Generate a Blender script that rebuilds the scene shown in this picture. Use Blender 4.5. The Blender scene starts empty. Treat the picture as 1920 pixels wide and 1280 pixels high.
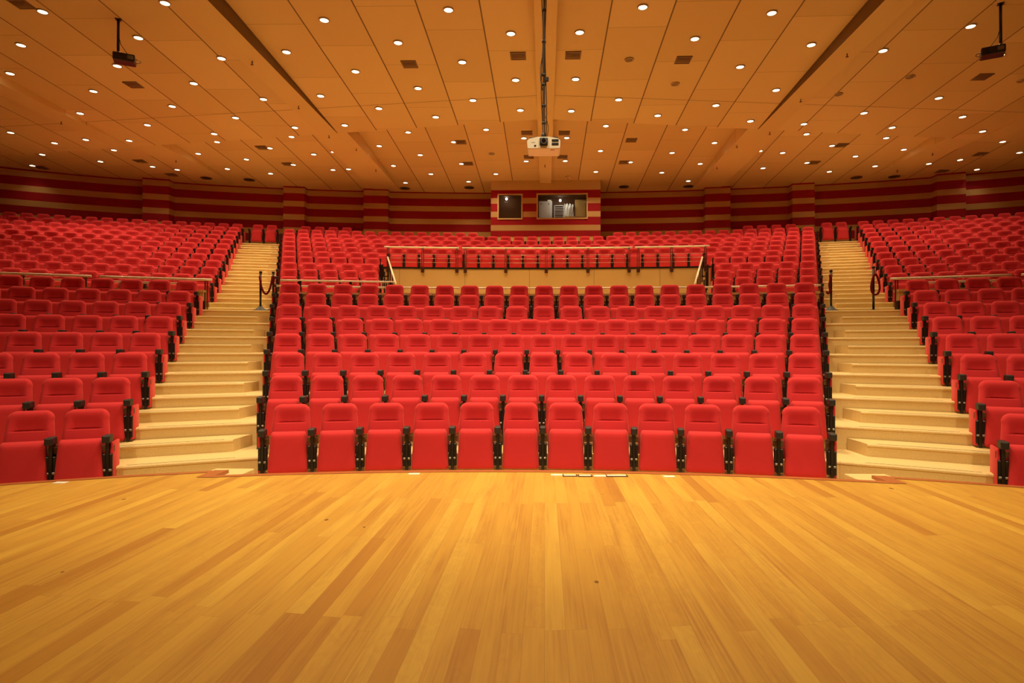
import bpy, bmesh, math, random
import numpy as np
from mathutils import Vector, Matrix

random.seed(7)
S = bpy.context.scene
COL = S.collection

# ------------------------------------------------------------------ camera
FPX, TAN_YAW = 1150.0, 0.032
PSI = math.atan(TAN_YAW)
PPX, PPY, HOR = 1022 - FPX * TAN_YAW, 640.0, 650.0
PIT = math.atan((HOR - PPY) / FPX)
ROLL = 0.002
ZC = 1.306                       # lens height above the stage boards (stage boards are z = 0)
CF = np.array([-math.sin(PSI) * math.cos(PIT), math.cos(PSI) * math.cos(PIT), math.sin(PIT)])
_r = np.array([math.cos(PSI), math.sin(PSI), 0.0])
_u = np.cross(_r, CF)
CR = math.cos(ROLL) * _r + math.sin(ROLL) * _u
CU = -math.sin(ROLL) * _r + math.cos(ROLL) * _u
cam_d = bpy.data.cameras.new('camera')
cam = bpy.data.objects.new('camera', cam_d)
COL.objects.link(cam)
cam.matrix_world = Matrix(((CR[0], CU[0], -CF[0], 0), (CR[1], CU[1], -CF[1], 0),
                           (CR[2], CU[2], -CF[2], ZC), (0, 0, 0, 1)))
cam_d.sensor_width = 36.0
cam_d.lens = FPX / 1920 * 36.0
cam_d.shift_x = (960 - PPX) / 1920
cam_d.clip_end = 200
S.camera = cam

# ------------------------------------------------------------------ world, exposure, lights
W = bpy.data.worlds.new('world')
S.world = W
W.use_nodes = True
W.node_tree.nodes['Background'].inputs[0].default_value = (0.9, 0.55, 0.25, 1)
W.node_tree.nodes['Background'].inputs[1].default_value = 0.0
S.view_settings.view_transform = 'Standard'
S.view_settings.look = 'None'
S.view_settings.exposure = 0.3
S.view_settings.gamma = 1.0
S.view_settings.use_curve_mapping = False
LAMP_COL = (1.0, 0.83, 0.52)
LAMP_STRENGTH = 5.0


def spot(name, loc, target, watts, angle, blend=1.0, size=0.25, col=LAMP_COL):
    l = bpy.data.lights.new(name, 'SPOT')
    l.energy, l.spot_size, l.spot_blend, l.shadow_soft_size, l.color = watts, math.radians(angle), blend, size, col
    o = bpy.data.objects.new(name, l)
    COL.objects.link(o)
    o.location = loc
    o.rotation_euler = (Vector(target) - Vector(loc)).to_track_quat('-Z', 'Y').to_euler()
    return o


STAGE_W = 460
for sx, sy, k in ((-3.6, 5.8, .3), (0.0, 5.8, .9), (3.6, 5.8, .3),
                  (-4.8, 8.0, 1.1), (-1.6, 8.0, 1.8), (1.6, 8.0, 1.8), (4.8, 8.0, 1.1),
                  (-4.8, 10.2, .8), (-1.6, 10.2, .75), (1.6, 10.2, .75), (4.8, 10.2, .8)):   # unseen overhead spots added to brighten stage and front rows
    spot('stage_fill', (sx, sy, 8.15), (sx, sy, 0.0), STAGE_W * k, 104)
for sx in (-4.5, -1.5, 1.5, 4.5):                    # added unseen spots that light the seats from the stage side
    spot('hall_fill', (sx, -1.0, 7.0), (sx * 1.1, 7.2, -0.2), 1150 if abs(sx) < 2 else 800, 44)
spot('stage_fill', (0, 2.2, 8.15), (0, 2.6, 0.0), 330, 76)  # extra unseen spot added for a glow at the stage centre
LAMP_W = 118


# ------------------------------------------------------------------ node helpers / materials
def new_mat(name):
    m = bpy.data.materials.new(name)
    m.use_nodes = True
    nt = m.node_tree
    return m, nt, nt.nodes['Principled BSDF']


class NT:
    def __init__(self, nt):
        self.nt = nt

    def n(self, kind, **kw):
        nd = self.nt.nodes.new(kind)
        for k, v in kw.items():
            setattr(nd, k, v)
        return nd

    def link(self, a, b):
        self.nt.links.new(a, b)

    def put(self, sock, v):
        if isinstance(v, bpy.types.NodeSocket):
            self.link(v, sock)
        else:
            sock.default_value = v

    def math(self, op, a, b=0.0, c=None):
        nd = self.n('ShaderNodeMath', operation=op)
        self.put(nd.inputs[0], a)
        self.put(nd.inputs[1], b)
        if c is not None:
            self.put(nd.inputs[2], c)
        return nd.outputs[0]

    def mix(self, fac, a, b, blend='MIX'):
        nd = self.n('ShaderNodeMix', data_type='RGBA', blend_type=blend)
        self.put(nd.inputs[0], fac)
        self.put(nd.inputs[6], a)
        self.put(nd.inputs[7], b)
        return nd.outputs[2]

    def pos(self):
        g = self.n('ShaderNodeNewGeometry')
        s = self.n('ShaderNodeSeparateXYZ')
        self.link(g.outputs['Position'], s.inputs[0])
        return g.outputs['Position'], s.outputs[0], s.outputs[1], s.outputs[2]

    def combine(self, x, y, z):
        nd = self.n('ShaderNodeCombineXYZ')
        self.put(nd.inputs[0], x)
        self.put(nd.inputs[1], y)
        self.put(nd.inputs[2], z)
        return nd.outputs[0]

    def noise(self, vec, scale, detail=3.0, rough=0.5):
        nd = self.n('ShaderNodeTexNoise')
        if vec is not None:
            self.link(vec, nd.inputs['Vector'])
        nd.inputs['Scale'].default_value = scale
        nd.inputs['Detail'].default_value = detail
        nd.inputs['Roughness'].default_value = rough
        return nd.outputs['Fac']

    def white(self, vec):
        nd = self.n('ShaderNodeTexWhiteNoise', noise_dimensions='3D')
        self.link(vec, nd.inputs['Vector'])
        return nd.outputs['Value']

    def ramp(self, fac, stops):
        nd = self.n('ShaderNodeValToRGB')
        el = nd.color_ramp.elements
        while len(el) < len(stops):
            el.new(0.5)
        for e, (p, c) in zip(el, stops):
            e.position, e.color = p, (*c, 1)
        self.link(fac, nd.inputs[0])
        return nd.outputs[0]

    def bump(self, h, strength, dist=0.01):
        nd = self.n('ShaderNodeBump')
        self.link(h, nd.inputs['Height'])
        nd.inputs['Strength'].default_value = strength
        nd.inputs['Distance'].default_value = dist
        return nd.outputs[0]


def simple(name, col, rough=0.5, metal=0.0, var=0.06, scale=9.0):
    m, nt, b = new_mat(name)
    t = NT(nt)
    p, *_ = t.pos()
    f = t.noise(p, scale)
    c1 = tuple(max(0, c * (1 - var)) for c in col) + (1,)
    c2 = tuple(min(1, c * (1 + var)) for c in col) + (1,)
    t.link(t.mix(f, c1, c2), b.inputs['Base Color'])
    b.inputs['Roughness'].default_value = rough
    b.inputs['Metallic'].default_value = metal
    return m


def fabric(name, col, sheen=0.35):
    m, nt, b = new_mat(name)
    t = NT(nt)
    p, *_ = t.pos()
    big = t.noise(p, 2.0, 2.0)
    fine = t.noise(p, 420.0, 2.0)
    c = t.mix(big, tuple(x * 0.93 for x in col) + (1,), tuple(min(1, x * 1.07) for x in col) + (1,))
    t.link(c, b.inputs['Base Color'])
    b.inputs['Roughness'].default_value = 0.9
    b.inputs['Specular IOR Level'].default_value = 0.15
    b.inputs['Sheen Weight'].default_value = sheen
    b.inputs['Sheen Roughness'].default_value = 0.45
    b.inputs['Sheen Tint'].default_value = (1.0, 0.35, 0.25, 1)
    t.link(t.bump(fine, 0.15, 0.002), b.inputs['Normal'])
    return m


RED = (0.62, 0.034, 0.040)
M_RED = fabric('red_fabric', RED)
M_ROPE = fabric('rope_fabric', (0.16, 0.006, 0.01), 0.1)
M_BLACK = simple('black_metal', (0.012, 0.010, 0.009), 0.32)
M_DARK = simple('dark_plastic', (0.02, 0.015, 0.012), 0.5)
M_CHROME = simple('chrome', (0.38, 0.36, 0.33), 0.4, 1.0, 0.02)
M_FOOT = simple('bronze_foot', (0.13, 0.055, 0.014), 0.5)
M_RAIL = simple('rail_wood', (0.92, 0.76, 0.52), 0.22)
M_STEEL = simple('rail_steel', (0.5, 0.30, 0.2), 0.3, 0.8)
M_PWHITE = simple('projector_white', (0.86, 0.80, 0.66), 0.4, 0, 0.02)
M_TAPE = simple('tape_white', (0.9, 0.82, 0.66), 0.4)
M_CREAM = simple('cream_panel', (0.62, 0.40, 0.15), 0.5, 0, 0.05, 1.5)
M_NOSE = simple('nosing_dark', (0.10, 0.06, 0.03), 0.7)
M_GREY = simple('grey_metal', (0.55, 0.56, 0.52), 0.45)
M_GREYD = simple('grey_dark', (0.16, 0.15, 0.14), 0.6)
M_OCHRE = simple('ochre_board', (0.48, 0.34, 0.10), 0.6)
M_BROWN = simple('booth_brown', (0.10, 0.045, 0.02), 0.7)
M_PLASTER = simple('detector_plastic', (0.75, 0.5, 0.24), 0.5)
M_TRIM = simple('stage_edge_wood', (0.42, 0.12, 0.03), 0.35)


def mat_steps():
    m, nt, b = new_mat('step_terrazzo')
    t = NT(nt)
    p, *_ = t.pos()
    n1 = t.noise(p, 90.0, 4.0, 0.7)
    n2 = t.noise(p, 1.2, 2.0)
    c = t.ramp(n1, [(0.35, (0.66, 0.46, 0.17)), (0.5, (0.80, 0.60, 0.25)), (0.7, (0.87, 0.68, 0.32))])
    c = t.mix(n2, c, (0.70, 0.49, 0.19, 1))
    t.link(c, b.inputs['Base Color'])
    b.inputs['Roughness'].default_value = 0.55
    return m


def mat_stage():
    m, nt, b = new_mat('stage_boards')
    t = NT(nt)
    p, x, y, z = t.pos()
    PWD, PLN = 0.098, 2.3
    px = t.math('DIVIDE', x, PWD)
    ix = t.math('FLOOR', px)
    r0 = t.white(t.combine(ix, 3.0, 0.0))
    jit = t.math('ADD', t.math('MULTIPLY', r0, 0.13), t.math('MULTIPLY', t.math('GREATER_THAN', r0, 0.72), 0.42))
    py = t.math('ADD', t.math('DIVIDE', t.math('SUBTRACT', y, 2.9), PLN), t.math('ADD', t.math('MULTIPLY', t.math('ABSOLUTE', x), -0.06), jit))
    iy = t.math('FLOOR', py)
    rnd = t.white(t.combine(ix, iy, 5.0))
    rnd2 = t.white(t.combine(ix, iy, 9.0))
    base = t.ramp(rnd, [(0.0, (0.50, 0.235, 0.030)), (0.07, (0.56, 0.28, 0.036)), (0.16, (0.63, 0.345, 0.046)),
                        (0.75, (0.69, 0.395, 0.055)), (1.0, (0.74, 0.455, 0.068))])
    gv = t.combine(t.math('MULTIPLY', x, 26.0), t.math('ADD', t.math('MULTIPLY', y, 1.6), t.math('MULTIPLY', rnd, 40.0)),
                   t.math('MULTIPLY', rnd2, 30.0))
    g = t.noise(gv, 1.0, 5.0, 0.6)
    c = t.mix(t.math('MULTIPLY', t.math('GREATER_THAN', g, 0.0), t.math('MULTIPLY', g, 0.45)), base, t.mix(0.5, base, (0.36, 0.13, 0.022, 1)))
    gv2 = t.combine(t.math('MULTIPLY', x, 7.0), t.math('ADD', t.math('MULTIPLY', y, 0.9), t.math('MULTIPLY', rnd2, 23.0)), rnd)
    g2 = t.ramp(t.noise(gv2, 1.0, 3.0), [(0.42, (0, 0, 0)), (0.68, (1, 1, 1))])
    wv = t.noise(t.combine(t.math('MULTIPLY', x, 9.0), t.math('ADD', t.math('MULTIPLY', y, 3.0), t.math('MULTIPLY', rnd2, 31.0)), rnd), 1.0, 3.0)
    fig = t.math('SINE', t.math('MULTIPLY', wv, 42.0))
    fig = t.math('MULTIPLY', t.math('MULTIPLY_ADD', fig, 0.5, 0.5), t.math('GREATER_THAN', rnd2, 0.55))
    c = t.mix(t.math('MULTIPLY', fig, 0.13), c, (0.40, 0.16, 0.025, 1))
    gv3 = t.combine(t.math('MULTIPLY', x, 75.0), t.math('ADD', t.math('MULTIPLY', y, 1.3), t.math('MULTIPLY', rnd2, 17.0)), rnd)
    g3 = t.ramp(t.noise(gv3, 1.0, 4.0, 0.65), [(0.40, (0, 0, 0)), (0.62, (1, 1, 1))])
    c = t.mix(t.math('MULTIPLY', g2, 0.22), c, (0.42, 0.17, 0.03, 1))
    c = t.mix(t.math('MULTIPLY', t.math('MULTIPLY', g3, t.math('ADD', g2, 0.25)), 0.42), c, (0.36, 0.13, 0.022, 1))
    # joints between boards
    fx = t.math('SUBTRACT', px, ix)
    fy = t.math('SUBTRACT', py, iy)
    ex = t.math('MINIMUM', fx, t.math('SUBTRACT', 1.0, fx))
    ey = t.math('MULTIPLY', t.math('MINIMUM', fy, t.math('SUBTRACT', 1.0, fy)), PLN / PWD)
    e = t.math('LESS_THAN', t.math('MINIMUM', ex, ey), 0.014)
    c = t.mix(t.math('MULTIPLY', e, 0.3), c, (0.20, 0.07, 0.015, 1))
    # sparse dark knots
    v = t.n('ShaderNodeTexVoronoi', feature='F1')
    t.link(t.combine(t.math('MULTIPLY', x, 2.6), t.math('MULTIPLY', y, 1.7), 0.0), v.inputs['Vector'])
    v.inputs['Scale'].default_value = 1.0
    sepc = t.n('ShaderNodeSeparateColor')
    t.link(v.outputs['Color'], sepc.inputs[0])
    pick = t.math('GREATER_THAN', sepc.outputs[0], 0.25)
    rad = t.math('MULTIPLY', sepc.outputs[1], 0.055)
    k = t.math('MULTIPLY', pick, t.math('LESS_THAN', v.outputs['Distance'], rad))
    c = t.mix(t.math('MULTIPLY', k, 0.75), c, (0.07, 0.02, 0.005, 1))
    t.link(c, b.inputs['Base Color'])
    b.inputs['Roughness'].default_value = 0.42
    b.inputs['Specular IOR Level'].default_value = 0.3
    return m


BAND_TOP = 6.276 + ZC            # top of the second timber band on the rear wall
BAND_PITCH, BAND_W = 0.572, 0.235


def mat_wall():
    m, nt, b = new_mat('striped_wall')
    t = NT(nt)
    p, x, y, z = t.pos()
    q = t.math('DIVIDE', t.math('SUBTRACT', z, BAND_TOP - BAND_W - 20 * BAND_PITCH), BAND_PITCH)
    fr = t.math('FRACT', q)
    band = t.math('LESS_THAN', fr, BAND_W / BAND_PITCH)
    gr = t.noise(t.combine(t.math('MULTIPLY', x, 1.5), t.math('MULTIPLY', y, 1.5), t.math('MULTIPLY', z, 40.0)), 1.0, 3.0)
    wood = t.mix(gr, (0.50, 0.28, 0.09, 1), (0.60, 0.36, 0.13, 1))
    n = t.noise(p, 3.0)
    red = t.mix(n, (0.30, 0.004, 0.008, 1), (0.36, 0.006, 0.010, 1))
    t.link(t.mix(band, red, wood), b.inputs['Base Color'])
    b.inputs['Roughness'].default_value = 0.65
    b.inputs['Specular IOR Level'].default_value = 0.2
    return m


def mat_ceiling():
    m, nt, b = new_mat('ceiling_panels')
    t = NT(nt)
    p, x, y, z = t.pos()
    PW = 1.335
    ax = t.math('SUBTRACT', t.math('ABSOLUTE', x), 0.05)
    q = t.math('DIVIDE', ax, PW)
    ix = t.math('FLOOR', q)
    fx = t.math('SUBTRACT', q, ix)
    ex = t.math('MULTIPLY', t.math('MINIMUM', fx, t.math('SUBTRACT', 1.0, fx)), PW)
    line = t.math('LESS_THAN', ex, 0.016)
    sgn = t.math('GREATER_THAN', x, 0.0)
    r0 = t.white(t.combine(ix, sgn, 2.0))
    qy = t.math('ADD', t.math('DIVIDE', y, 2.44), t.math('MULTIPLY', t.math('FRACT', t.math('MULTIPLY', ix, 0.37)), 1.0))
    iy = t.math('FLOOR', qy)
    fy = t.math('SUBTRACT', qy, iy)
    ey = t.math('MULTIPLY', t.math('MINIMUM', fy, t.math('SUBTRACT', 1.0, fy)), 2.44)
    cross = t.math('LESS_THAN', ey, 0.012)
    tone = t.white(t.combine(ix, iy, sgn))
    c = t.mix(tone, (0.66, 0.44, 0.185, 1), (0.74, 0.51, 0.225, 1))
    c = t.mix(t.math('MULTIPLY', cross, 0.3), c, (0.12, 0.05, 0.015, 1))
    sd = t.math('ABSOLUTE', t.math('SUBTRACT', y, t.math('MULTIPLY_ADD', t.math('ABSOLUTE', x), 0.12, 16.95)))
    c = t.mix(t.math('MULTIPLY', t.math('LESS_THAN', sd, 0.02), 0.45), c, (0.10, 0.04, 0.012, 1))
    c = t.mix(t.math('MULTIPLY', line, 0.85), c, (0.10, 0.04, 0.012, 1))
    t.link(c, b.inputs['Base Color'])
    b.inputs['Roughness'].default_value = 0.55
    b.inputs['Specular IOR Level'].default_value = 0.25
    return m


def mat_fascia():
    m, nt, b = new_mat('fascia_panels')
    t = NT(nt)
    p, x, y, z = t.pos()
    q = t.math('FRACT', t.math('DIVIDE', t.math('ADD', x, 2.62), 2.1))
    e = t.math('LESS_THAN', q, 0.006)
    n = t.noise(p, 1.6)
    c = t.mix(n, (0.60, 0.36, 0.11, 1), (0.66, 0.41, 0.14, 1))
    c = t.mix(t.math('MULTIPLY', e, 0.7), c, (0.12, 0.06, 0.02, 1))
    t.link(c, b.inputs['Base Color'])
    b.inputs['Roughness'].default_value = 0.5
    return m


def mat_lamp():
    m, nt, b = new_mat('lamp_glow')
    nt.nodes.remove(b)
    e = nt.nodes.new('ShaderNodeEmission')
    e.inputs[0].default_value = (*LAMP_COL, 1)
    e.inputs[1].default_value = LAMP_STRENGTH
    nt.links.new(e.outputs[0], nt.nodes['Material Output'].inputs[0])
    return m


def mat_glow(name, col, s):
    m, nt, b = new_mat(name)
    nt.nodes.remove(b)
    e = nt.nodes.new('ShaderNodeEmission')
    e.inputs[0].default_value = (*col, 1)
    e.inputs[1].default_value = s
    nt.links.new(e.outputs[0], nt.nodes['Material Output'].inputs[0])
    return m


def mat_glass():
    m, nt, b = new_mat('window_glass')
    nt.nodes.remove(b)
    g = nt.nodes.new('ShaderNodeBsdfGlossy')
    g.inputs['Roughness'].default_value = 0.0
    tr = nt.nodes.new('ShaderNodeBsdfTransparent')
    fr = nt.nodes.new('ShaderNodeFresnel')
    fr.inputs[0].default_value = 1.4
    mx = nt.nodes.new('ShaderNodeMixShader')
    nt.links.new(fr.outputs[0], mx.inputs[0])
    nt.links.new(tr.outputs[0], mx.inputs[1])
    nt.links.new(g.outputs[0], mx.inputs[2])
    nt.links.new(mx.outputs[0], nt.nodes['Material Output'].inputs[0])
    return m


def mat_vent():
    m, nt, b = new_mat('vent_louvre')
    t = NT(nt)
    p, x, y, z = t.pos()
    f = t.math('GREATER_THAN', t.math('FRACT', t.math('MULTIPLY', y, 24.0)), 0.5)
    t.link(t.mix(f, (0.03, 0.016, 0.006, 1), (0.12, 0.065, 0.025, 1)), b.inputs['Base Color'])
    b.inputs['Roughness'].default_value = 0.6
    return m


M_STEP, M_STAGE, M_WALL, M_CEIL, M_FASCIA = mat_steps(), mat_stage(), mat_wall(), mat_ceiling(), mat_fascia()
M_LAMP, M_GLASS, M_VENT = mat_lamp(), mat_glass(), mat_vent()


# ------------------------------------------------------------------ mesh helpers
def mesh_obj(name, verts, faces, mat, parent=None, smooth=False, mats=None, idx=None):
    me = bpy.data.meshes.new(name)
    me.from_pydata([tuple(map(float, v)) for v in verts], [], faces)
    for mm in (mats or [mat]):
        me.materials.append(mm)
    if idx is not None:
        me.polygons.foreach_set('material_index', idx)
    if smooth:
        me.polygons.foreach_set('use_smooth', [True] * len(me.polygons))
    me.update()
    return link(name, me, parent)


def link(name, me, parent=None):
    o = bpy.data.objects.new(name, me)
    COL.objects.link(o)
    if parent:
        o.parent = parent
    return o


def thing(name, label, cat, loc=(0, 0, 0), rotz=0.0, group=None):
    o = bpy.data.objects.new(name, None)
    o.empty_display_size = 0.1
    COL.objects.link(o)
    o.location, o.rotation_euler = loc, (0, 0, rotz)
    o['label'], o['category'] = label, cat
    if group:
        o['group'] = group
    return o


def tag(o, label, cat, group=None):
    o['label'], o['category'] = label, cat
    if group:
        o['group'] = group
    return o


def struct(o):
    o['kind'] = 'structure'
    return o


class MB:
    """collects boxes, tubes, lathes and prisms into one mesh"""
    def __init__(self):
        self.bm = bmesh.new()

    def box(self, x0, x1, y0, y1, z0, z1, bev=0.0, rot=None, at=(0, 0, 0)):
        vs = [self.bm.verts.new((x, y, z)) for z in (z0, z1) for y in (y0, y1) for x in (x0, x1)]
        fs = [self.bm.faces.new([vs[i] for i in q]) for q in
              ((0, 2, 3, 1), (4, 5, 7, 6), (0, 1, 5, 4), (1, 3, 7, 5), (3, 2, 6, 7), (2, 0, 4, 6))]
        geom = vs
        if bev > 0:
            es = list({e for f in fs for e in f.edges})
            r = bmesh.ops.bevel(self.bm, geom=es, offset=bev, segments=2, affect='EDGES', profile=0.5)
            geom = list({v for f in r['faces'] for v in f.verts} | {v for v in vs if v.is_valid})
        if rot is not None:
            bmesh.ops.rotate(self.bm, verts=geom, cent=(0, 0, 0), matrix=rot)
        if at != (0, 0, 0):
            bmesh.ops.translate(self.bm, verts=geom, vec=at)
        return self

    def tube(self, pts, r, seg=10, caps=True):
        pts = [Vector(p) for p in pts]
        rings = []
        n0 = None
        for i, p in enumerate(pts):
            a = pts[max(i - 1, 0)]
            b = pts[min(i + 1, len(pts) - 1)]
            d = (b - a).normalized()
            if n0 is None:
                n0 = d.orthogonal().normalized()
            else:
                n0 = (n0 - d * n0.dot(d)).normalized()
            b2 = d.cross(n0)
            rr = r[i] if isinstance(r, (list, tuple)) else r
            rings.append([self.bm.verts.new(p + (n0 * math.cos(2 * math.pi * k / seg) + b2 * math.sin(2 * math.pi * k / seg)) * rr)
                          for k in range(seg)])
        for i in range(len(rings) - 1):
            for k in range(seg):
                f = self.bm.faces.new((rings[i][k], rings[i][(k + 1) % seg], rings[i + 1][(k + 1) % seg], rings[i + 1][k]))
                f.smooth = True
        if caps:
            self.bm.faces.new(list(reversed(rings[0])))
            self.bm.faces.new(rings[-1])
        return self

    def lathe(self, prof, seg=24, at=(0, 0, 0)):
        rings = []
        for r, z in prof:
            rings.append([self.bm.verts.new((at[0] + max(r, 1e-4) * math.cos(2 * math.pi * k / seg),
                                             at[1] + max(r, 1e-4) * math.sin(2 * math.pi * k / seg), at[2] + z)) for k in range(seg)])
        for i in range(len(rings) - 1):
            for k in range(seg):
                f = self.bm.faces.new((rings[i][k], rings[i][(k + 1) % seg], rings[i + 1][(k + 1) % seg], rings[i + 1][k]))
                f.smooth = True
        self.bm.faces.new(list(reversed(rings[0])))
        self.bm.faces.new(rings[-1])
        return self

    def prism(self, poly, axis, a, b):
        """extrude a 2-D polygon along an axis from a to b"""
        def mk(p, t):
            return {'x': (t, p[0], p[1]), 'y': (p[0], t, p[1]), 'z': (p[0], p[1], t)}[axis]
        lo = [self.bm.verts.new(mk(p, a)) for p in poly]
        hi = [self.bm.verts.new(mk(p, b)) for p in poly]
        n = len(poly)
        self.bm.faces.new(lo)
        self.bm.faces.new(list(reversed(hi)))
        for i in range(n):
            self.bm.faces.new((lo[i], hi[i], hi[(i + 1) % n], lo[(i + 1) % n]))
        return self

    def mesh(self, name, mat):
        bmesh.ops.recalc_face_normals(self.bm, faces=self.bm.faces)
        me = bpy.data.meshes.new(name)
        self.bm.to_mesh(me)
        self.bm.free()
        me.materials.append(mat)
        return me

    def build(self, name, mat, parent=None):
        return link(name, self.mesh(name, mat), parent)


# ------------------------------------------------------------------ geometry of the hall
def Rd(d):
    return 12.5 + 2.2 * (d - 7.6)


def arcY(d, X):
    R = Rd(d)
    return d - R + math.sqrt(max(R * R - X * X, 0.0))


def ray(x, y):
    return CF + CR * ((x - PPX) / FPX) - CU * ((y - PPY) / FPX)


def project(P):
    v = np.array(P, float) - np.array((0, 0, ZC))
    d = v @ CF
    return PPX + FPX * (v @ CR) / d, PPY - FPX * (v @ CU) / d


def at_depth(x, y, Y):
    v = ray(x, y)
    return Vector((v[0] / v[1] * Y, Y, ZC + v[2] / v[1] * Y))


def at_height(x, y, z):
    v = ray(x, y)
    t = (z - ZC) / v[2]
    return Vector((v[0] * t, v[1] * t, z))


SEAT_H = 0.93
ROWS = {}                                           # row id -> (d, floor z)
for k in range(1, 9):
    ROWS['R%d' % k] = (7.6 + 0.93 * (k - 1), -0.692 + 0.301 * (k - 1) - SEAT_H + ZC)
for k in range(1, 12):
    ROWS['U%d' % k] = (17.15 + 0.93 * (k - 1), 1.906 + 0.3165 * (k - 1) - SEAT_H + ZC)
LANDING_Z = 0.80 + ZC
LANDING_D = 14.21
EDGE = 0.83                                         # tier edge lies this far in front of its row's backs
PIT_X = lambda d: 4.50 + max(0.0, d - 17.15) * 0.27  # half width of the opening between the upper blocks


# ---- rear wall line
def wallY(X):
    return 27.4 - 0.0070 * X * X - 7e-6 * X ** 4


# ------------------------------------------------------------------ floors: stage, tiers, steps
def stage_edge(X):
    a = abs(X)
    if a < 3.33:
        return 6.50 - X * X / 28.0
    return 6.90 - X * X / 21.2


def build_stage():
    xs = [i * 0.25 for i in range(-32, 33)]
    xs = sorted(set(xs) | {-3.331, -3.329, 3.329, 3.331})
    v, f = [], []
    for X in xs:
        v += [(X, -5.0, 0), (X, stage_edge(X) - 0.10, 0), (X, stage_edge(X) - 0.10, -0.55)]
    for i in range(len(xs) - 1):
        a, b = 3 * i, 3 * i + 3
        f += [(a, b, b + 1, a + 1), (a + 1, b + 1, b + 2, a + 2)]
    struct(mesh_obj('floor', v, f, M_STAGE))
    v, f = [], []
    for X in xs:
        e = stage_edge(X)
        v += [(X, e - 0.102, 0.004), (X, e, 0.004), (X, e, -0.06), (X, e - 0.102, -0.06)]
    for i in range(len(xs) - 1):
        a, b = 4 * i, 4 * i + 4
        f += [(a, b, b + 1, a + 1), (a + 1, b + 1, b + 2, a + 2)]
    for s in (-1, 1):                                # edge boards where the stage steps forward beside the aisles
        x0, x1 = sorted((s * 3.33, s * 3.47))
        n = len(v)
        y0, y1 = stage_edge(3.32) - 0.102, stage_edge(3.4)
        v += [(x0, y0, 0.0045), (x1, y0, 0.0045), (x1, y1, 0.0045), (x0, y1, 0.0045)]
        f += [(n, n + 1, n + 2, n + 3)]
    struct(mesh_obj('trim_1', v, f, M_TRIM))


def tier(d0, d1, z, zlow, xl, xr, name='floor', side=False):
    """one curved platform: tread from arc d0 to arc d1 and the riser in front of it"""
    n = max(8, int((xr - xl) / 0.5))
    v, f = [], []
    for i in range(n + 1):
        X = xl + (xr - xl) * i / n
        y0, y1 = arcY(d0, X), arcY(d1, X)
        v += [(X, y0 + .018, zlow), (X, y0 + .018, z - .034), (X, y0, z - .030), (X, y0, z - .014), (X, y0 + .012, z), (X, y1, z), (X, y1, zlow)]
    for i in range(n):
        a, b = 7 * i, 7 * i + 7
        f += [(a + q, b + q, b + q + 1, a + q + 1) for q in range(5)]
    for a in ((0, 7 * n) if side else ()):
        f.append(tuple(a + q for q in range(7)))
    return struct(mesh_obj(name, v, f, M_STEP))


build_stage()
# hall floor in front of the first row
v, f = [], []
for i in range(-24, 25):
    X = i * 0.45
    v += [(X, 4.2, ROWS['R1'][1]), (X, arcY(7.7, min(max(X, -10), 10)), ROWS['R1'][1])]
for i in range(48):
    f.append((2 * i, 2 * i + 2, 2 * i + 3, 2 * i + 1))
struct(mesh_obj('floor', v, f, M_STEP))

tiers = []
for k in range(2, 9):
    d, z = ROWS['R%d' % k]
    nd = ROWS['R%d' % (k + 1)][0] - EDGE if k < 8 else LANDING_D
    xm = min(0.93 * Rd(d - EDGE), 24)
    tier(d - EDGE, nd + 0.02, z, ROWS['R%d' % (k - 1)][1] - 0.02, -xm, xm)
tier(LANDING_D, ROWS['U1'][0] - EDGE + 0.02, LANDING_Z, ROWS['R8'][1] - 0.02, -22, 22)
# low floor of the opening in the middle
tier(ROWS['U1'][0] - EDGE, 20.1, LANDING_Z, LANDING_Z - 0.3, -6.5, 6.5)
prev = LANDING_Z
for k in range(1, 12):
    d, z = ROWS['U%d' % k]
    d0, d1 = d - EDGE, (ROWS['U%d' % (k + 1)][0] - EDGE if k < 11 else 28.2)
    if k <= 5:
        px = PIT_X(d)
        tier(d0, d1 + 0.02, z, LANDING_Z - 0.02 if k <= 5 else prev, -24, -px, side=True)
        tier(d0, d1 + 0.02, z, LANDING_Z - 0.02 if k <= 5 else prev, px, 24, side=True)
    elif k == 6:
        tier(d0, d1 + 0.02, z, prev - 0.02, -24, -5.6)
        tier(d0, d1 + 0.02, z, prev - 0.02, 5.6, 24)
        tier(20.0, d1 + 0.02, z, z - 0.05, -5.62, 5.62)
    else:
        tier(d0, d1 + 0.02, z, prev - 0.02, -24, 24)
    prev = z

# fascia below the raised middle rows
v, f = [], []
zt = ROWS['U6'][1]
n = 24
for i in range(n + 1):
    X = -5.6 + 11.2 * i / n
    v += [(X, arcY(20.0, X) - 0.03, LANDING_Z - 0.05), (X, arcY(20.0, X) - 0.03, zt - 0.035)]
for i in range(n):
    f.append((2 * i, 2 * i + 2, 2 * i + 3, 2 * i + 1))
struct(mesh_obj('wall_fascia', v, f, M_FASCIA))
v, f = [], []
for i in range(n + 1):
    X = -5.6 + 11.2 * i / n
    y = arcY(20.0, X)
    v += [(X, y - 0.05, zt - 0.035), (X, y - 0.05, zt + 0.02), (X, y + 0.06, zt + 0.02)]
for i in range(n):
    a, b = 3 * i, 3 * i + 3
    f += [(a, b, b + 1, a + 1), (a + 1, b + 1, b + 2, a + 2)]
struct(mesh_obj('trim_2', v, f, M_BLACK))

# half steps in the two aisles
AIS_IN = lambda d: 3.36 + (d - 7.6) * 0.410          # lateral limits of the aisle at row depth d
AIS_OUT = lambda d: 4.74 + (d - 7.6) * 0.412


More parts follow.
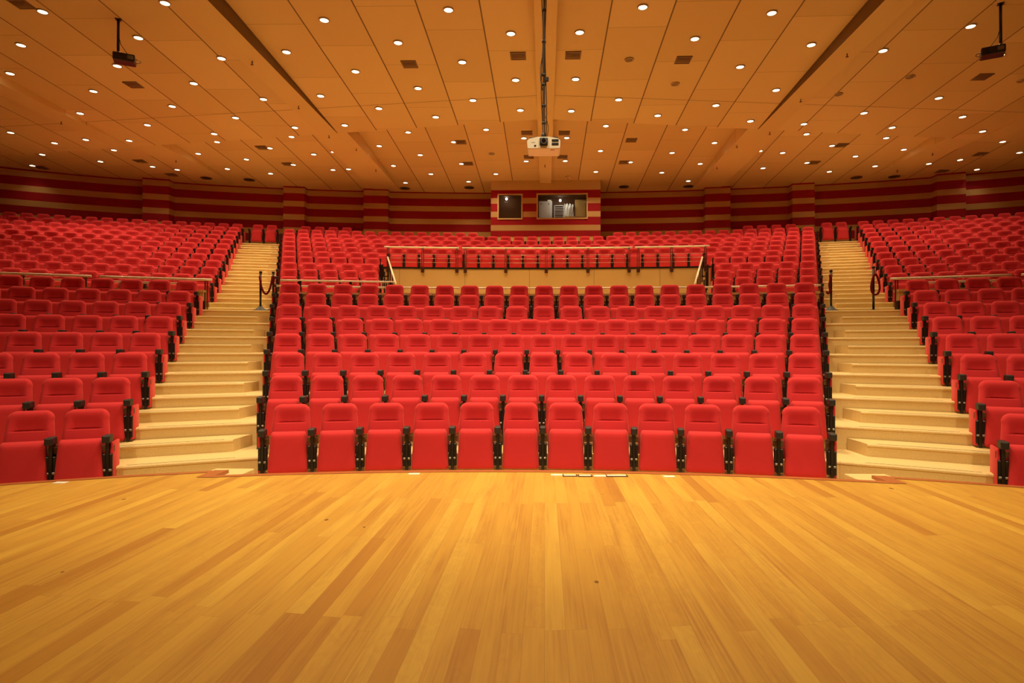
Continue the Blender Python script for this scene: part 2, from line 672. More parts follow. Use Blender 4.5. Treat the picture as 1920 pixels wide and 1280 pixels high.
def curved_block(d0, d1, x0, x1, z0, z1, name, mat, n=8, nose=False, tilt=0.0, xp=0.0, tilt_back=True):
    v, f = [], []
    for i in range(n + 1):
        X = x0 + (x1 - x0) * i / n
        t = -tilt * max(0.0, abs(X) - xp)
        a, b = arcY(d0, X) + t, arcY(d1, X) + (t if tilt_back else 0.0)
        if nose:
            v += [(X, a + .018, z0), (X, a + .018, z1 - .034), (X, a, z1 - .030), (X, a, z1 - .014), (X, a + .012, z1), (X, b, z1), (X, b, z0)]
        else:
            v += [(X, a, z0), (X, a, z1), (X, b, z1), (X, b, z0)]
    m = 7 if nose else 4
    for i in range(n):
        a, b = m * i, m * i + m
        f += [(a + q, b + q, b + (q + 1) % m, a + (q + 1) % m) for q in range(m)]
    f += [tuple(range(m)), tuple(m * n + q for q in reversed(range(m)))]
    return mesh_obj(name, v, f, mat)


seq = []
for k in range(2, 9):
    seq.append((ROWS['R%d' % k][0] - EDGE, ROWS['R%d' % k][1], ROWS['R%d' % (k - 1)][1]))
seq.append((LANDING_D, LANDING_Z, ROWS['R8'][1]))
for k in range(2, 12):
    seq.append((ROWS['U%d' % k][0] - EDGE, ROWS['U%d' % k][1], ROWS['U%d' % (k - 1)][1]))
for s in (-1, 1):
    for i, (de, zt_, zb) in enumerate(seq):
        a, b = s * (AIS_IN(de) + 0.02), s * (AIS_OUT(de) + 0.10)
        x0, x1 = min(a, b), max(a, b)
        tl = 0.18 if i < 7 else 0.0
        kw = dict(tilt=tl, xp=AIS_IN(de))
        if i > 0:                                    # the first riser has its step below the stage edge
            blk = struct(curved_block(de - 0.46, de - 0.002, x0 + 0.11, x1 - 0.11, zb - 0.01, (zb + zt_) / 2, 'aisle_step', M_STEP, nose=True, **kw))
            if i < 7:
                curved_block(de - 0.415, de - 0.405, x0 + 0.22, x1 - 0.22, (zb + zt_) / 2 - 0.002, (zb + zt_) / 2 + 0.002,
                             'nosing_strip', M_NOSE, **kw).parent = blk
        if i < 7:
            blk = struct(curved_block(de - 0.004, de + 0.3, x0 + .03 if s < 0 else x0, x1 if s < 0 else x1 - .03, zb - 0.01, zt_ + .001, 'aisle_step', M_STEP, nose=True, tilt_back=False, **kw))
            curved_block(de + 0.045, de + 0.055, x0 + 0.25, x1 - 0.25, zt_ - 0.002, zt_ + 0.003, 'nosing_strip', M_NOSE, **kw).parent = blk
    m = MB().box(*(sorted((s * 3.17, s * 3.6))), 6.05, 6.62, ROWS['R1'][1] - 0.01, -0.03, 0.01)
    struct(m.build('aisle_step', M_STEP))


# ------------------------------------------------------------------ walls
ZW0, ZW1 = 3.5, 9.6


def wall_strip(name, xs, off=0.0, z0=ZW0, z1=ZW1, mat=None):
    v, f = [], []
    for X in xs:
        v += [(X, wallY(X) - off, z0), (X, wallY(X) - off, z1)]
    for i in range(len(xs) - 1):
        f.append((2 * i, 2 * i + 2, 2 * i + 3, 2 * i + 1))
    return struct(mesh_obj(name, v, f, mat or M_WALL))


wall_strip('wall_back', [-25 + i * 0.5 for i in range(101)])
for s in (-1, 1):
    for (a, b) in ((6.91, 7.95), (10.42, 11.28), (15.6, 16.52), (21.2, 22.1)):
        x0, x1 = sorted((s * a, s * b))
        y0, y1 = wallY(x0) - 0.38, wallY(x1) - 0.38
        v = [(x0, y0, ZW0), (x1, y1, ZW0), (x1, y1 + 0.8, ZW0), (x0, y0 + 0.8, ZW0)]
        v += [(x, y, ZW1) for x, y, _ in v]
        struct(mesh_obj('wall_pillar', v, [(0, 1, 5, 4), (1, 2, 6, 5), (3, 0, 4, 7)], M_WALL))
# side walls of the hall (outside the frame) and the wall at the back of the stage
for s, nm in ((-1, 'wall_left'), (1, 'wall_right')):
    v = [(s * 24.5, -6, -1.5), (s * 24.5, 28, -1.5), (s * 24.5, 28, 10), (s * 24.5, -6, 10)]
    struct(mesh_obj(nm, v, [(0, 1, 2, 3)], M_WALL))
v = [(-24.5, -6, -1.5), (24.5, -6, -1.5), (24.5, -6, 10), (-24.5, -6, 10)]
struct(mesh_obj('wall_stage', v, [(0, 1, 2, 3)], M_CREAM))

# control booth
BY = 25.8
ZX = lambda y: ZC + (650 - y) * BY / FPX
BX = lambda x: (x - 1022) * BY / FPX
bz0, bz1 = ROWS['U9'][1], 9.6
wl = (BX(934.5), BX(977), ZX(408.5), ZX(365))
wr = (BX(1008), BX(1099), ZX(408), ZX(364.5))


def booth_wall():
    xs = [BX(919.5), wl[0], wl[1], wr[0], wr[1], BX(1125.5)]
    zbase = ZX(443)
    ztop = ZC + 6.61
    mb = MB()
    T = 0.12
    for i in range(5):
        x0, x1 = xs[i], xs[i + 1]
        if i in (1, 3):
            w = wl if i == 1 else wr
            mb.box(x0, x1, BY, BY + T, zbase, w[2])
            mb.box(x0, x1, BY, BY + T, w[3], ztop)
        else:
            mb.box(x0, x1, BY, BY + T, zbase, ztop)
    struct(mb.build('wall_booth', M_WALL))
    struct(MB().box(xs[0], xs[-1], BY - 0.004, BY + T, ztop, bz1).build('wall_booth_header', M_CREAM))
    struct(MB().box(xs[0], xs[-1], BY + 0.01, BY + T, bz0, zbase).build('wall_booth_base', M_CREAM))
    for s, x in ((-1, xs[0]), (1, xs[-1])):
        a, b = sorted((x, x - s * 0.1))
        struct(MB().box(a, b, BY + 0.02, 27.7, bz0, bz1).build('wall_booth_side', M_WALL))
    # inside of the booth
    zf, zc = wl[2] - 0.7, ZC + 6.61
    struct(MB().box(xs[0] + .1, xs[-1] - .1, BY + T, 27.35, zf - 0.05, zf).build('floor_booth', M_BROWN))
    struct(MB().box(xs[0] + .1, xs[-1] - .1, BY + T, 27.35, zc, zc + 0.05).build('ceiling_booth', M_BROWN))
    struct(MB().box(xs[0] + .1, xs[-1] - .1, 27.28, 27.34, zf, zc).build('wall_booth_rear', M_BROWN))
    struct(MB().box(-0.75, -0.65, BY + T, 27.3, zf, zc).build('wall_booth_divider', M_BROWN))
    for n, w in ((1, wl), (2, wr)):
        fr = MB()
        t_ = 0.055
        x0, x1, z0, z1 = w
        fr.box(x0 - t_, x1 + t_, BY - 0.03, BY + 0.14, z1, z1 + t_, 0.006)
        fr.box(x0 - t_, x1 + t_, BY - 0.03, BY + 0.14, z0 - t_, z0, 0.006)
        fr.box(x0 - t_, x0, BY - 0.03, BY + 0.14, z0, z1, 0.006)
        fr.box(x1, x1 + t_, BY - 0.03, BY + 0.14, z0, z1, 0.006)
        wf = struct(fr.build('window_%d' % n, M_CREAM))
        MB().box(x0, x1, BY + 0.05, BY + 0.058, z0, z1).build('pane', M_GLASS, wf)
    zb = wr[2]
    # equipment behind the glass
    yb = 26.45
    kx = yb / BY
    PXb = lambda x: (x - 1022) * yb / FPX
    PZb = lambda y: ZC + (650 - y) * yb / FPX
    zfl = zf
    c = thing('equipment_cabinet', 'tall pale grey equipment cabinet behind the large booth window', 'cabinet', (PXb(1023), yb + 0.2, zfl))
    MB().box(-.31, .27, -.2, .3, 0, PZb(376.5) - zfl, .01).build('body', M_GREY, c)
    MB().box(-.29, .21, -.215, -.2, .1, PZb(378) - zfl, .004).build('door', M_GREY, c)
    for dx in (-.2, .13):
        MB().box(dx - .02, dx + .02, -.225, -.21, PZb(383) - zfl, PZb(381) - zfl).build('latch', M_DARK, c)
    tag(MB().box(PXb(1026), PXb(1033), yb, yb + .3, PZb(376.4), PZb(374), .01).build('white_box', M_TAPE),
        'small white box lying on top of the grey cabinet in the booth', 'box')
    r = thing('equipment_rack', 'open equipment rack of stacked dark units behind the large booth window', 'rack', (PXb(1048), yb + .2, zfl))
    H = PZb(384.5) - zfl
    m = MB()
    for dx in (-.2, .19):
        m.box(dx - .012, dx + .012, -.2, .2, 0, H)
    m.box(-.21, .2, -.2, .2, H - .02, H)
    m.build('frame', M_GREY, r)
    for i in range(9):
        z = H - .1 - i * .075
        MB().box(-.185, .175, -.19, .2, z - .045, z, .004).build('rack_unit', M_GREYD if i % 2 else M_BROWN, r)
        MB().box(-.185, .175, -.2, -.19, z, z + .012).build('rack_shelf', M_GREY, r)
    g = thing('covered_equipment', 'equipment under a crumpled grey plastic cover beside the booth rack', 'covered equipment', (PXb(1066), yb + .2, zfl))
    H = PZb(385) - zfl
    v, f = [], []
    nn = 10
    for i in range(nn + 1):
        for j in range(nn + 1):
            x = -.2 + .4 * i / nn
            zz = H * j / nn
            v.append((x + random.uniform(-.01, .01), -.2 + random.uniform(-.035, .02), zz + (random.uniform(-.05, .12) if j == nn else 0)))
    for i in range(nn):
        for j in range(nn):
            a = i * (nn + 1) + j
            f.append((a, a + nn + 1, a + nn + 2, a + 1))
    n0 = len(v)
    for i in range(nn + 1):
        v.append((-.2 + .4 * i / nn, .2, H))
    for i in range(nn):
        f.append((i * (nn + 1) + nn, (i + 1) * (nn + 1) + nn, n0 + i + 1, n0 + i))
    mesh_obj('cover', v, f, M_GREY, g)
    MB().box(-.17, .17, -.14, .2, 0, H - .08).build('case', M_GREYD, g)
    tag(MB().box(PXb(1078), PXb(1098), yb + .1, yb + .16, zfl + .75, PZb(373), .01).build('notice_board', M_OCHRE),
        'plain ochre yellow board standing at the right of the large booth window', 'board')
    d = MB().box(PXb(1058), PXb(1099), yb - .25, yb + .09, zfl, PZb(407.2), .01).build('desk', M_CREAM)
    tag(d, 'low cream desk under the ochre board inside the booth', 'desk')
    for nm, px, py, lab in (('glass_glint', 1051, 366.5, 'upper small white imitated reflection inside the large booth window'),
                            ('glass_glint', 1050, 375.5, 'lower small white imitated reflection inside the large booth window'),
                            ('glass_glint', 949, 372, 'small white imitated reflection inside the narrow booth window')):
        yy = 27.0  # glowing beads on stalks imitate reflections in the booth glass
        x, z = (px - 1022) * yy / FPX, ZC + (650 - py) * yy / FPX
        t = thing(nm, lab, 'lamp', (x, yy, z), 0, 'booth window reflections')
        MB().lathe([(.01, -.045), (.04, -.03), (.05, 0), (.04, .03), (.01, .045)], 16).build('glint_bead', mat_glow('glint_glow', (1, .9, .75), 12.0), t)
        MB().tube([(0, 0, .04), (0, 0, ZC + 6.61 - z)], .006, 6).build('glint_stalk', M_DARK, t)


booth_wall()
l = bpy.data.lights.new('booth_light', 'AREA')
l.energy, l.size, l.color = 9, 0.6, (1.0, .93, .75)
o = bpy.data.objects.new('booth_light', l)
COL.objects.link(o)
o.location = (0.7, BY + 0.35, ZC + 6.5)
l = bpy.data.lights.new('booth_light', 'AREA')
l.energy, l.size, l.color = 3, 0.5, (1.0, .6, .25)
o = bpy.data.objects.new('booth_light', l)
COL.objects.link(o)
o.location = (-1.6, BY + 0.5, ZC + 6.5)

# ------------------------------------------------------------------ ceiling
H0 = 6.90 + ZC
SLOPE1, SLOPE3 = 0.050, 0.071


def seamY(X):
    return 18.54 + 0.155 * abs(X)


def hingeY(X):
    return 27.4 - 0.0095 * X * X


# lateral bounds: strips at H0, bays rise towards the stage
STR12 = [(-0.24, 0.24), (6.74, 7.36), (14.35, 15.0)]
STR3 = [(-0.24, 0.24), (6.40, 7.55), (13.2, 14.3)]


def in_strip(X, st):
    a = abs(X)
    return any(lo <= (X if lo < 0 else a) <= hi for lo, hi in st)


def ceilH(X, Y):
    if Y < seamY(X):
        return H0 if in_strip(X, STR12) else H0 + SLOPE1 * (seamY(X) - Y)
    return H0 if in_strip(X, STR3) else H0 + max(0.0, SLOPE3 * (hingeY(X) - Y))


def hit_ceiling(px, py):
    v = ray(px, py)
    Y = 6.0
    while Y < 29:
        X = v[0] / v[1] * Y
        z = ZC + v[2] / v[1] * Y
        h = ceilH(X, Y)
        if z >= h:
            return Vector((X, Y, h))
        Y += 0.01
    return Vector((X, Y, h))


def build_ceiling():
    def bays(st, xm):
        b = []
        e = [0.24] + [q for lo, hi in st[1:] for q in (lo, hi)] + [xm]
        for i in range(0, len(e), 2):
            b.append((e[i], e[i + 1]))
        return b
    XM = 24.6
    Y0 = -6.0
    for s in (-1, 1):
        for (a, b) in bays(STR12, XM):
            x0, x1 = sorted((s * a, s * b))
            v = []
            for X in (x0, x1):
                v += [(X, Y0, H0 + SLOPE1 * (seamY(X) - Y0)), (X, seamY(X), H0), (X, seamY(X), H0 + 1.2), (X, Y0, H0), ]
            # panel, step-up face at the rear end, side faces down to the strips
            f = [(0, 4, 5, 1), (1, 5, 6, 2), (0, 1, 3), (4, 7, 5)]
            struct(mesh_obj('ceiling', v, f, M_CEIL))
        for (a, b) in bays(STR3, XM):
            x0, x1 = sorted((s * a, s * b))
            n = 6
            v, f = [], []
            for i in range(n + 1):
                X = x0 + (x1 - x0) * i / n
                hy = max(hingeY(X), seamY(X) + 0.05)
                v += [(X, seamY(X), H0 + SLOPE3 * (hy - seamY(X))), (X, hy, H0), (X, 28.5, H0), (X, seamY(X), H0)]
            for i in range(n):
                p, q = 4 * i, 4 * i + 4
                f += [(p, q, q + 1, p + 1), (p + 1, q + 1, q + 2, p + 2)]
            f += [(0, 1, 3), (4 * n, 4 * n + 3, 4 * n + 1)]
            struct(mesh_obj('ceiling', v, f, M_CEIL))
        for (a, b), (c, d) in zip(STR12[1:], STR3[1:]):
            for (lo, hi, r) in ((a, b, 0), (c, d, 1)):
                x0, x1 = sorted((s * lo, s * hi))
                if r == 0:
                    v = [(x0, Y0, H0), (x1, Y0, H0), (x1, seamY(x1), H0), (x0, seamY(x0), H0)]
                else:
                    v = [(x0, seamY(x0), H0), (x1, seamY(x1), H0), (x1, 28.5, H0), (x0, 28.5, H0)]
                struct(mesh_obj('ceiling_strip', v, [(0, 1, 2, 3)], M_PSTRIP))
    v = [(-.24, Y0, H0), (.24, Y0, H0), (.24, 28.5, H0), (-.24, 28.5, H0)]
    struct(mesh_obj('ceiling_strip', v, [(0, 1, 2, 3)], M_PSTRIP))


M_PSTRIP = simple('ceiling_strip_board', (0.70, 0.48, 0.205), 0.6, 0, 0.03, 0.8)
M_PSTRIP.node_tree.nodes['Principled BSDF'].inputs['Specular IOR Level'].default_value = 0.2
build_ceiling()

ORD = ['first', 'second', 'third', 'fourth', 'fifth', 'sixth', 'seventh', 'eighth', 'ninth', 'tenth', 'eleventh', 'twelfth',
       'thirteenth', 'fourteenth', 'fifteenth', 'sixteenth', 'seventeenth', 'eighteenth', 'nineteenth', 'twentieth',
       'twenty-first', 'twenty-second', 'twenty-third', 'twenty-fourth', 'twenty-fifth', 'twenty-sixth', 'twenty-seventh', 'twenty-eighth',
       'twenty-ninth', 'thirtieth', 'thirty-first', 'thirty-second', 'thirty-third', 'thirty-fourth', 'thirty-fifth', 'thirty-sixth']

# ------------------------------------------------------------------ seats
def pad_grid(hw, y_front, y_back, z0, z1, nx, vz, rr, lean):
    """closed cushion: front and back grids that meet at a rounded rim.
    hw(v) half width at v in 0..1 (bottom..top); y_front/y_back(u, v) relief; lean(z) shifts the whole pad in y"""
    v, f = [], []
    nz = len(vz) - 1
    def idx(side, i, j):
        return side * (nx + 1) * (nz + 1) + i * (nz + 1) + j
    def sp(t):                                       # more samples near the rim
        return math.sin(t * math.pi / 2) if True else t
    H = z1 - z0
    for side in (0, 1):
        for i in range(nx + 1):
            for j in range(nz + 1):
                u = sp(2 * i / nx - 1)
                vv = vz[j]
                z = z0 + H * vv
                w = hw(vv)
                x = u * w
                e = min((1 - abs(u)) * w, H * vv, H * (1 - vv))
                # rounded corners: distance to the rounded outline
                q = min(e / rr, 1.0)
                k = math.sqrt(max(0.0, 1 - (1 - q) ** 2))
                y = (y_front(x, vv) if side == 0 else y_back(x, vv)) * k
                v.append((x, y + lean(z), z))
    for i in range(nx):
        for j in range(nz):
            f.append((idx(0, i, j), idx(0, i + 1, j), idx(0, i + 1, j + 1), idx(0, i, j + 1)))
            f.append((idx(1, i, j), idx(1, i, j + 1), idx(1, i + 1, j + 1), idx(1, i + 1, j)))
    return v, f


def smoothstep(a, b, x):
    t = min(1, max(0, (x - a) / (b - a)))
    return t * t * (3 - 2 * t)


def backrest_geo(nx, nz, fine=True):
    z0, z1 = 0.33, SEAT_H
    H = z1 - z0
    zg = z1 - 0.212                                  # crease of the head pad
    lo = [(zg - .018 - z0) * (math.sin(math.pi / 2 * t) if t < 1 else 1) for t in [i / (nz // 2) for i in range(nz // 2 + 1)]]
    mid = [zg - z0 - .008, zg - z0 - .003, zg - z0 + .002, zg - z0 + .007, zg - z0 + .014] if fine else [zg - z0]
    hi = [zg - z0 + .022 + (H - (zg - z0) - .022) * math.sin(math.pi / 2 * i / (nz // 2)) for i in range(nz // 2 + 1)]
    lo = [(zg - .018 - z0) * (1 - math.cos(math.pi / 2 * i / (nz // 2))) for i in range(nz // 2 + 1)]
    vz = [q / H for q in lo + mid + hi]
    vz[-1] = 1.0
    def hw(v):
        z = z0 + H * v
        w = 0.220 - 0.022 * smoothstep(0.45, 1.0, v)
        r = 0.095
        if z > z1 - r:
            t = (z - (z1 - r)) / r
            w = w - r + r * math.sqrt(max(0.0, 1 - t ** 2.3)) + (0.006 if t < 1 else 0.0)
            w = max(w, 0.115)
        return w
    def yf(x, v):
        z = z0 + H * v
        wx = 1 - smoothstep(0.085, 0.165, abs(x))
        dip = (1 - smoothstep(zg + 0.01, z1 - 0.05, z)) * 0.042 if z >= zg - .001 else 0.0
        if zg - .001 <= z <= zg + .010 and fine:
            dip += 0.020
        bul = 0.012 * (1 - smoothstep(0.0, 0.2, abs(z - (zg - 0.09))))
        return -(0.050 - dip * wx + bul)
    return pad_grid(hw, yf, lambda x, v: 0.042, z0, z1, nx, vz, 0.045, lambda z: 0.05 - (SEAT_H - z) * 0.22)


def cushion_geo(nx, nz):
    z0, z1 = 0.165, 0.635
    def hw(v):
        w = 0.224 - 0.030 * v
        if v > 0.9:
            t = (v - 0.9) / 0.1
            w -= 0.02 * t * t
        if v < 0.08:
            t = (0.08 - v) / 0.08
            w -= 0.02 * t * t
        return w
    return pad_grid(hw, lambda x, v: -0.085 + 0.012 * (x / 0.24) ** 2, lambda x, v: 0.07, z0, z1, nx,
                    [(math.sin((2 * j / nz - 1) * math.pi / 2) + 1) / 2 for j in range(nz + 1)], 0.05,
                    lambda z: -0.20 - (0.635 - z) * 0.10)


def me_from(name, vf, mat):
    me = bpy.data.meshes.new(name)
    me.from_pydata(vf[0], [], vf[1])
    bm = bmesh.new()
    bm.from_mesh(me)
    bmesh.ops.remove_doubles(bm, verts=bm.verts, dist=1e-5)
    bmesh.ops.recalc_face_normals(bm, faces=bm.faces)
    bm.to_mesh(me)
    bm.free()
    me.materials.append(mat)
    me.polygons.foreach_set('use_smooth', [True] * len(me.polygons))
    return me


ME_BACK = me_from('backrest', backrest_geo(22, 26), M_RED)
ME_SEAT = me_from('seat', cushion_geo(14, 14), M_RED)
ME_LEG = MB().box(-.017, .017, -.268, -.145, 0.0, .60, .008).box(-.045, .045, -.27, .0, 0.0, .012, .003) \
    .box(-.017, .017, -.235, .03, .34, .56, .006).box(-.048, -.015, -.258, -.19, .20, .47, .008).box(.015, .048, -.258, -.19, .20, .47, .008) \
    .mesh('support_leg', M_BLACK)
ME_ARM = MB().box(-.037, .037, -.335, -.17, .592, .672, .012).mesh('armrest', M_DARK)
ME_PIN = MB().box(-.042, .042, -.264, -.25, .283, .307, .006).mesh('hinge_pin', M_CHROME)
ME_BRACKET = MB().box(-.055, .055, -.222, -.19, .49, .56, .004).mesh('hinge_bracket', M_FOOT)
ME_FOOT = MB().box(-.046, .046, -.25, -.236, .012, .185, .004).mesh('foot_bracket', M_FOOT)
ME_PANEL = MB().box(-.014, .014, -.25, .05, .17, .59, .011).mesh('end_panel', M_RED)
for me in (ME_PANEL,):
    me.polygons.foreach_set('use_smooth', [True] * len(me.polygons))

SEATS = []     # (depth, X, Y, z, theta, pitch, first?, last?, label, group, end flags)


def row_positions(s0, pitch, n):
    return [s0 + pitch * i for i in range(n)]


def add_row(rid, slist, pitch, labels, group, first_end, last_end):
    d, z = ROWS[rid]
    R = Rd(d)
    n = len(slist)
    for i, s in enumerate(slist):
        th = s / R
        SEATS.append(dict(X=R * math.sin(th), Y=d - R + R * math.cos(th), z=z, th=th, pitch=pitch, last=(i == n - 1),
                          label=labels[i], group=group, pl=(i == 0 and first_end), pr=(i == n - 1 and last_end), rid=rid))


RNAME = ['front', 'second', 'third', 'fourth', 'fifth', 'sixth', 'seventh', 'eighth']
CROWS = [(-3.05, 3.01, 12), (-3.50, 3.42, 14), (-3.84, 3.79, 15), (-4.25, 4.17, 17), (-4.61, 4.55, 18), (-4.97, 4.92, 19),
         (-5.38, 5.32, 21), (-5.73, 5.68, 21)]
for i, (a, b, n) in enumerate(CROWS):
    p = (b - a) / (n - 1)
    labs = ['red tip-up seat in the centre block\'s %s row, %s from its left end' % (RNAME[i], ORD[j]) for j in range(n)]
    add_row('R%d' % (i + 1), row_positions(a, p, n), p, labs, 'seats of the lower centre block', True, True)


def visible_x(rid, s):
    d, z = ROWS[rid]
    R = Rd(d)
    th = s / R
    return project((R * math.sin(th), d - R + R * math.cos(th), z + 0.9))[0]


def side_row(rid, s_end, pitch, rowtxt, mark):
    for sg, side in ((-1, 'left'), (1, 'right')):
        sl = []
        j = 0
        while True:
            s = sg * (s_end + pitch * j)
            x = visible_x(rid, s)
            if not -45 < x < 1965:
                break
            sl.append(s)
            j += 1
        labs = ['red tip-up seat in the %s block, %s, %s from the aisle' % (side, rowtxt, ORD[k]) for k in range(len(sl))]
        if sg < 0:
            add_row(rid, sl[::-1], pitch, labs[::-1], 'seats of the %s %s block' % (mark, side), False, True)
        else:
            add_row(rid, sl, pitch, labs, 'seats of the %s %s block' % (mark, side), True, False)


LEND = [5.15, 5.55, 5.94, 6.33, 6.70, 7.10, 7.46, 7.84]
LPIT = [.50, .503, .513, .514, .52, .505, .522, .524]
for i in range(8):
    side_row('R%d' % (i + 1), LEND[i], LPIT[i], RNAME[i] + ' row from the stage', 'lower')
UEND = [9.13, 9.50, 9.88, 10.26, 10.64, 11.04, 11.41, 11.78, 12.15, 12.53, 12.85]
for i in range(11):
    side_row('U%d' % (i + 1), UEND[i], .527, ORD[i] + ' row behind the rail', 'upper')
CUP = [(-7.00, .545, 5), (-7.37, .564, 5), (-7.75, .571, 5), (-8.15, .520, 6), (-8.52, .538, 6)]
for i, (a, p, n) in enumerate(CUP):
    for sg, side in ((-1, 'left'), (1, 'right')):
        sl = [sg * (-a - p * j) for j in range(n)]
        labs = ['red tip-up seat %s of the raised middle rail, %s row up, %s from the aisle' % (side, ORD[i], ORD[j]) for j in range(n)]
        if sg > 0:
            sl, labs = sl[::-1], labs[::-1]
        add_row('U%d' % (i + 1), sl, p, labs, 'seats beside the middle opening', True, True)
for i, (a, n) in enumerate(((8.90, 35), (9.28, 36), (9.66, 37), (10.04, 39))):
    p = 2 * a / (n - 1)
    add_row('U%d' % (6 + i), row_positions(-a, p, n), p, [''] * n, '', True, True)
for sg in (-1, 1):
    sl = sorted(sg * (10.43 - .53 * j) for j in range(15))
    add_row('U10', sl, .53, [''] * 15, '', True, True)
    sl = sorted(sg * (10.15 - .56 * j) for j in range(4))
    add_row('U11', sl, .56, [''] * 4, '', False, False)
    sl = sorted(sg * (12.05 - .545 * j) for j in range(2))
    add_row('U11', sl, .545, [''] * 2, '', False, False)


def seat_depth(s):
    return s['Y'] + 0.03 * abs(s['X'])


def in_view(s):
    x, y = project((s['X'], s['Y'], s['z'] + .6))
    return -20 < x < 1940


SEATS.sort(key=lambda s: (not (in_view(s) and s['label']), seat_depth(s)))
N_IND = 300
for s in SEATS[:N_IND]:
    t = thing('auditorium_seat', s['label'], 'seat', (s['X'], s['Y'], s['z']), -s['th'], s['group'])
    h = s['pitch'] / 2
    link('backrest', ME_BACK, t)
    link('seat', ME_SEAT, t)
    for sx in ([-h, h] if s['last'] else [-h]):
        lg = link('support_leg', ME_LEG, t)
        lg.location = (sx, 0, 0)
        link('armrest', ME_ARM, lg)
        link('hinge_pin', ME_PIN, lg)
        link('hinge_bracket', ME_BRACKET, lg)
        link('foot_bracket', ME_FOOT, lg)
    for flag, sx in ((s['pl'], -h - .036), (s['pr'], h + .036)):
        if flag:
            link('end_panel', ME_PANEL, t).location = (sx, 0, 0)

# the farther seats, as one mass
def box_vf(x0, x1, y0, y1, z0, z1):
    v = [(x, y, z) for z in (z0, z1) for y in (y0, y1) for x in (x0, x1)]
    return v, [(0, 2, 3, 1), (4, 5, 7, 6), (0, 1, 5, 4), (1, 3, 7, 5), (3, 2, 6, 7), (2, 0, 4, 6)]


proto = []
for me, mi in ((me_from('far_backrest', backrest_geo(14, 14, False), M_RED), 0), (me_from('far_seat', cushion_geo(8, 8), M_RED), 0)):
    proto.append((np.array([tuple(q.co) for q in me.vertices]), [tuple(p.vertices) for p in me.polygons], mi, 'c', True))
    bpy.data.meshes.remove(me)
legs = []
for bx, mi in (((-.03, .03, -.24, -.14, 0, .6), 1), ((-.037, .037, -.335, -.17, .592, .672), 1), ((-.045, .045, -.262, -.19, .22, .44), 1)):
    vv, ff = box_vf(*bx)
    legs.append((np.array(vv), ff, mi))
panel = box_vf(-.012, .012, -.22, .05, .17, .59)
V, FC, MI, SM, base = [], [], [], [], 0
for s in SEATS[N_IND:]:
    c, sn = math.cos(-s['th']), math.sin(-s['th'])
    rot = np.array([[c, -sn, 0], [sn, c, 0], [0, 0, 1]])
    loc = np.array([s['X'], s['Y'], s['z']])
    h = s['pitch'] / 2
    items = [(a, b, m, 0.0, sm) for a, b, m, _, sm in proto]
    for sx in ([-h, h] if s['last'] else [-h]):
        items += [(a, b, m, sx, False) for a, b, m in legs]
    for flag, sx in ((s['pl'], -h - .036), (s['pr'], h + .036)):
        if flag:
            items.append((np.array(panel[0]), panel[1], 0, sx, False))
    for a, b, m, sx, sm in items:
        q = (a + np.array([sx, 0, 0])) @ rot.T + loc
        V.append(q)
        FC += [tuple(i + base for i in fc) for fc in b]
        MI += [m] * len(b)
        SM += [sm] * len(b)
        base += len(a)
me = bpy.data.meshes.new('auditorium_seats')
me.from_pydata(np.concatenate(V).tolist(), [], FC)
me.materials.append(M_RED)
me.materials.append(M_BLACK)
me.polygons.foreach_set('material_index', MI)
me.polygons.foreach_set('use_smooth', SM)
far = link('auditorium_seats', me)
far['kind'] = 'stuff'
tag(far, 'red tip-up seats filling the farthest rows up to the striped rear wall', 'seats')

# ------------------------------------------------------------------ ceiling fittings
LIGHTS = []
for sc, ox, oy, pts in (
    (1 / 3, 0, 0, [(240, 62), (928, 14), (118, 250), (778, 210), (1246, 325), (47, 410), (660, 368), (1090, 466), (526, 510), (1482, 555),
                   (969, 595), (435, 635), (1325, 660), (1659, 715), (829, 700), (1205, 750), (1221, 796), (1640, 767), (60, 743), (483, 783),
                   (727, 788), (307, 802), (641, 842), (238, 867), (565, 906), (182, 929), (858, 935), (912, 880), (1097, 967), (1115, 862),
                   (1386, 894), (1279, 948), (1518, 831), (1765, 866), (1650, 924), (1522, 974), (1873, 953), (1898, 804)]),
    (.28125, 500, 0, [(384, 130), (132, 343), (876, 282), (1212, 62), (1628, 221), (592, 473), (360, 636), (1009, 585), (1304, 411),
                      (1660, 530), (748, 720), (520, 832), (1127, 777), (1375, 665), (1691, 731), (943, 879), (750, 970),
                      (1247, 944), (1463, 861), (1715, 918), (1024, 1030), (845, 1102), (592, 1065),
                      (1095, 1157), (1299, 1089), (1730, 1072), (926, 1216), (1346, 1208), (1528, 1157), (693, 1155)]),
    (.28125, 940, 0, [(943, 43), (1803, 84), (522, 212), (1290, 255), (1592, 442), (495, 524), (1832, 598), (782, 661), (1430, 699),
                      (1042, 767), (466, 737), (1660, 804), (697, 837), (1225, 861), (1421, 949), (1730, 943), (436, 916), (661, 1003),
                      (1138, 1016), (1604, 1058), (1326, 1089), (860, 1078), (426, 1070), (630, 1142), (1070, 1148), (1745, 1118), (1246, 1204)]),
    (1 / 3, 1280, 0, [(1620, 145), (723, 250), (1127, 282), (1785, 308), (1440, 549), (1020, 633), (1574, 655), (1178, 715), (682, 695),
                      (1687, 736), (697, 752), (1145, 774), (840, 817), (1262, 839), (1800, 795), (1492, 841), (562, 857), (972, 877),
                      (1895, 856), (1560, 897), (700, 913), (1082, 932), (1297, 936), (825, 963), (1655, 951)])):
    LIGHTS += [(ox + x * sc, oy + y * sc) for x, y in pts]
ME_DISC = MB().lathe([(.004, .012), (.088, .012), (.092, .02), (.092, .03)], 24).mesh('lamp_disc', M_LAMP)
ME_RING = bpy.data.meshes.new('trim_ring')
bm = bmesh.new()
SEG = 24
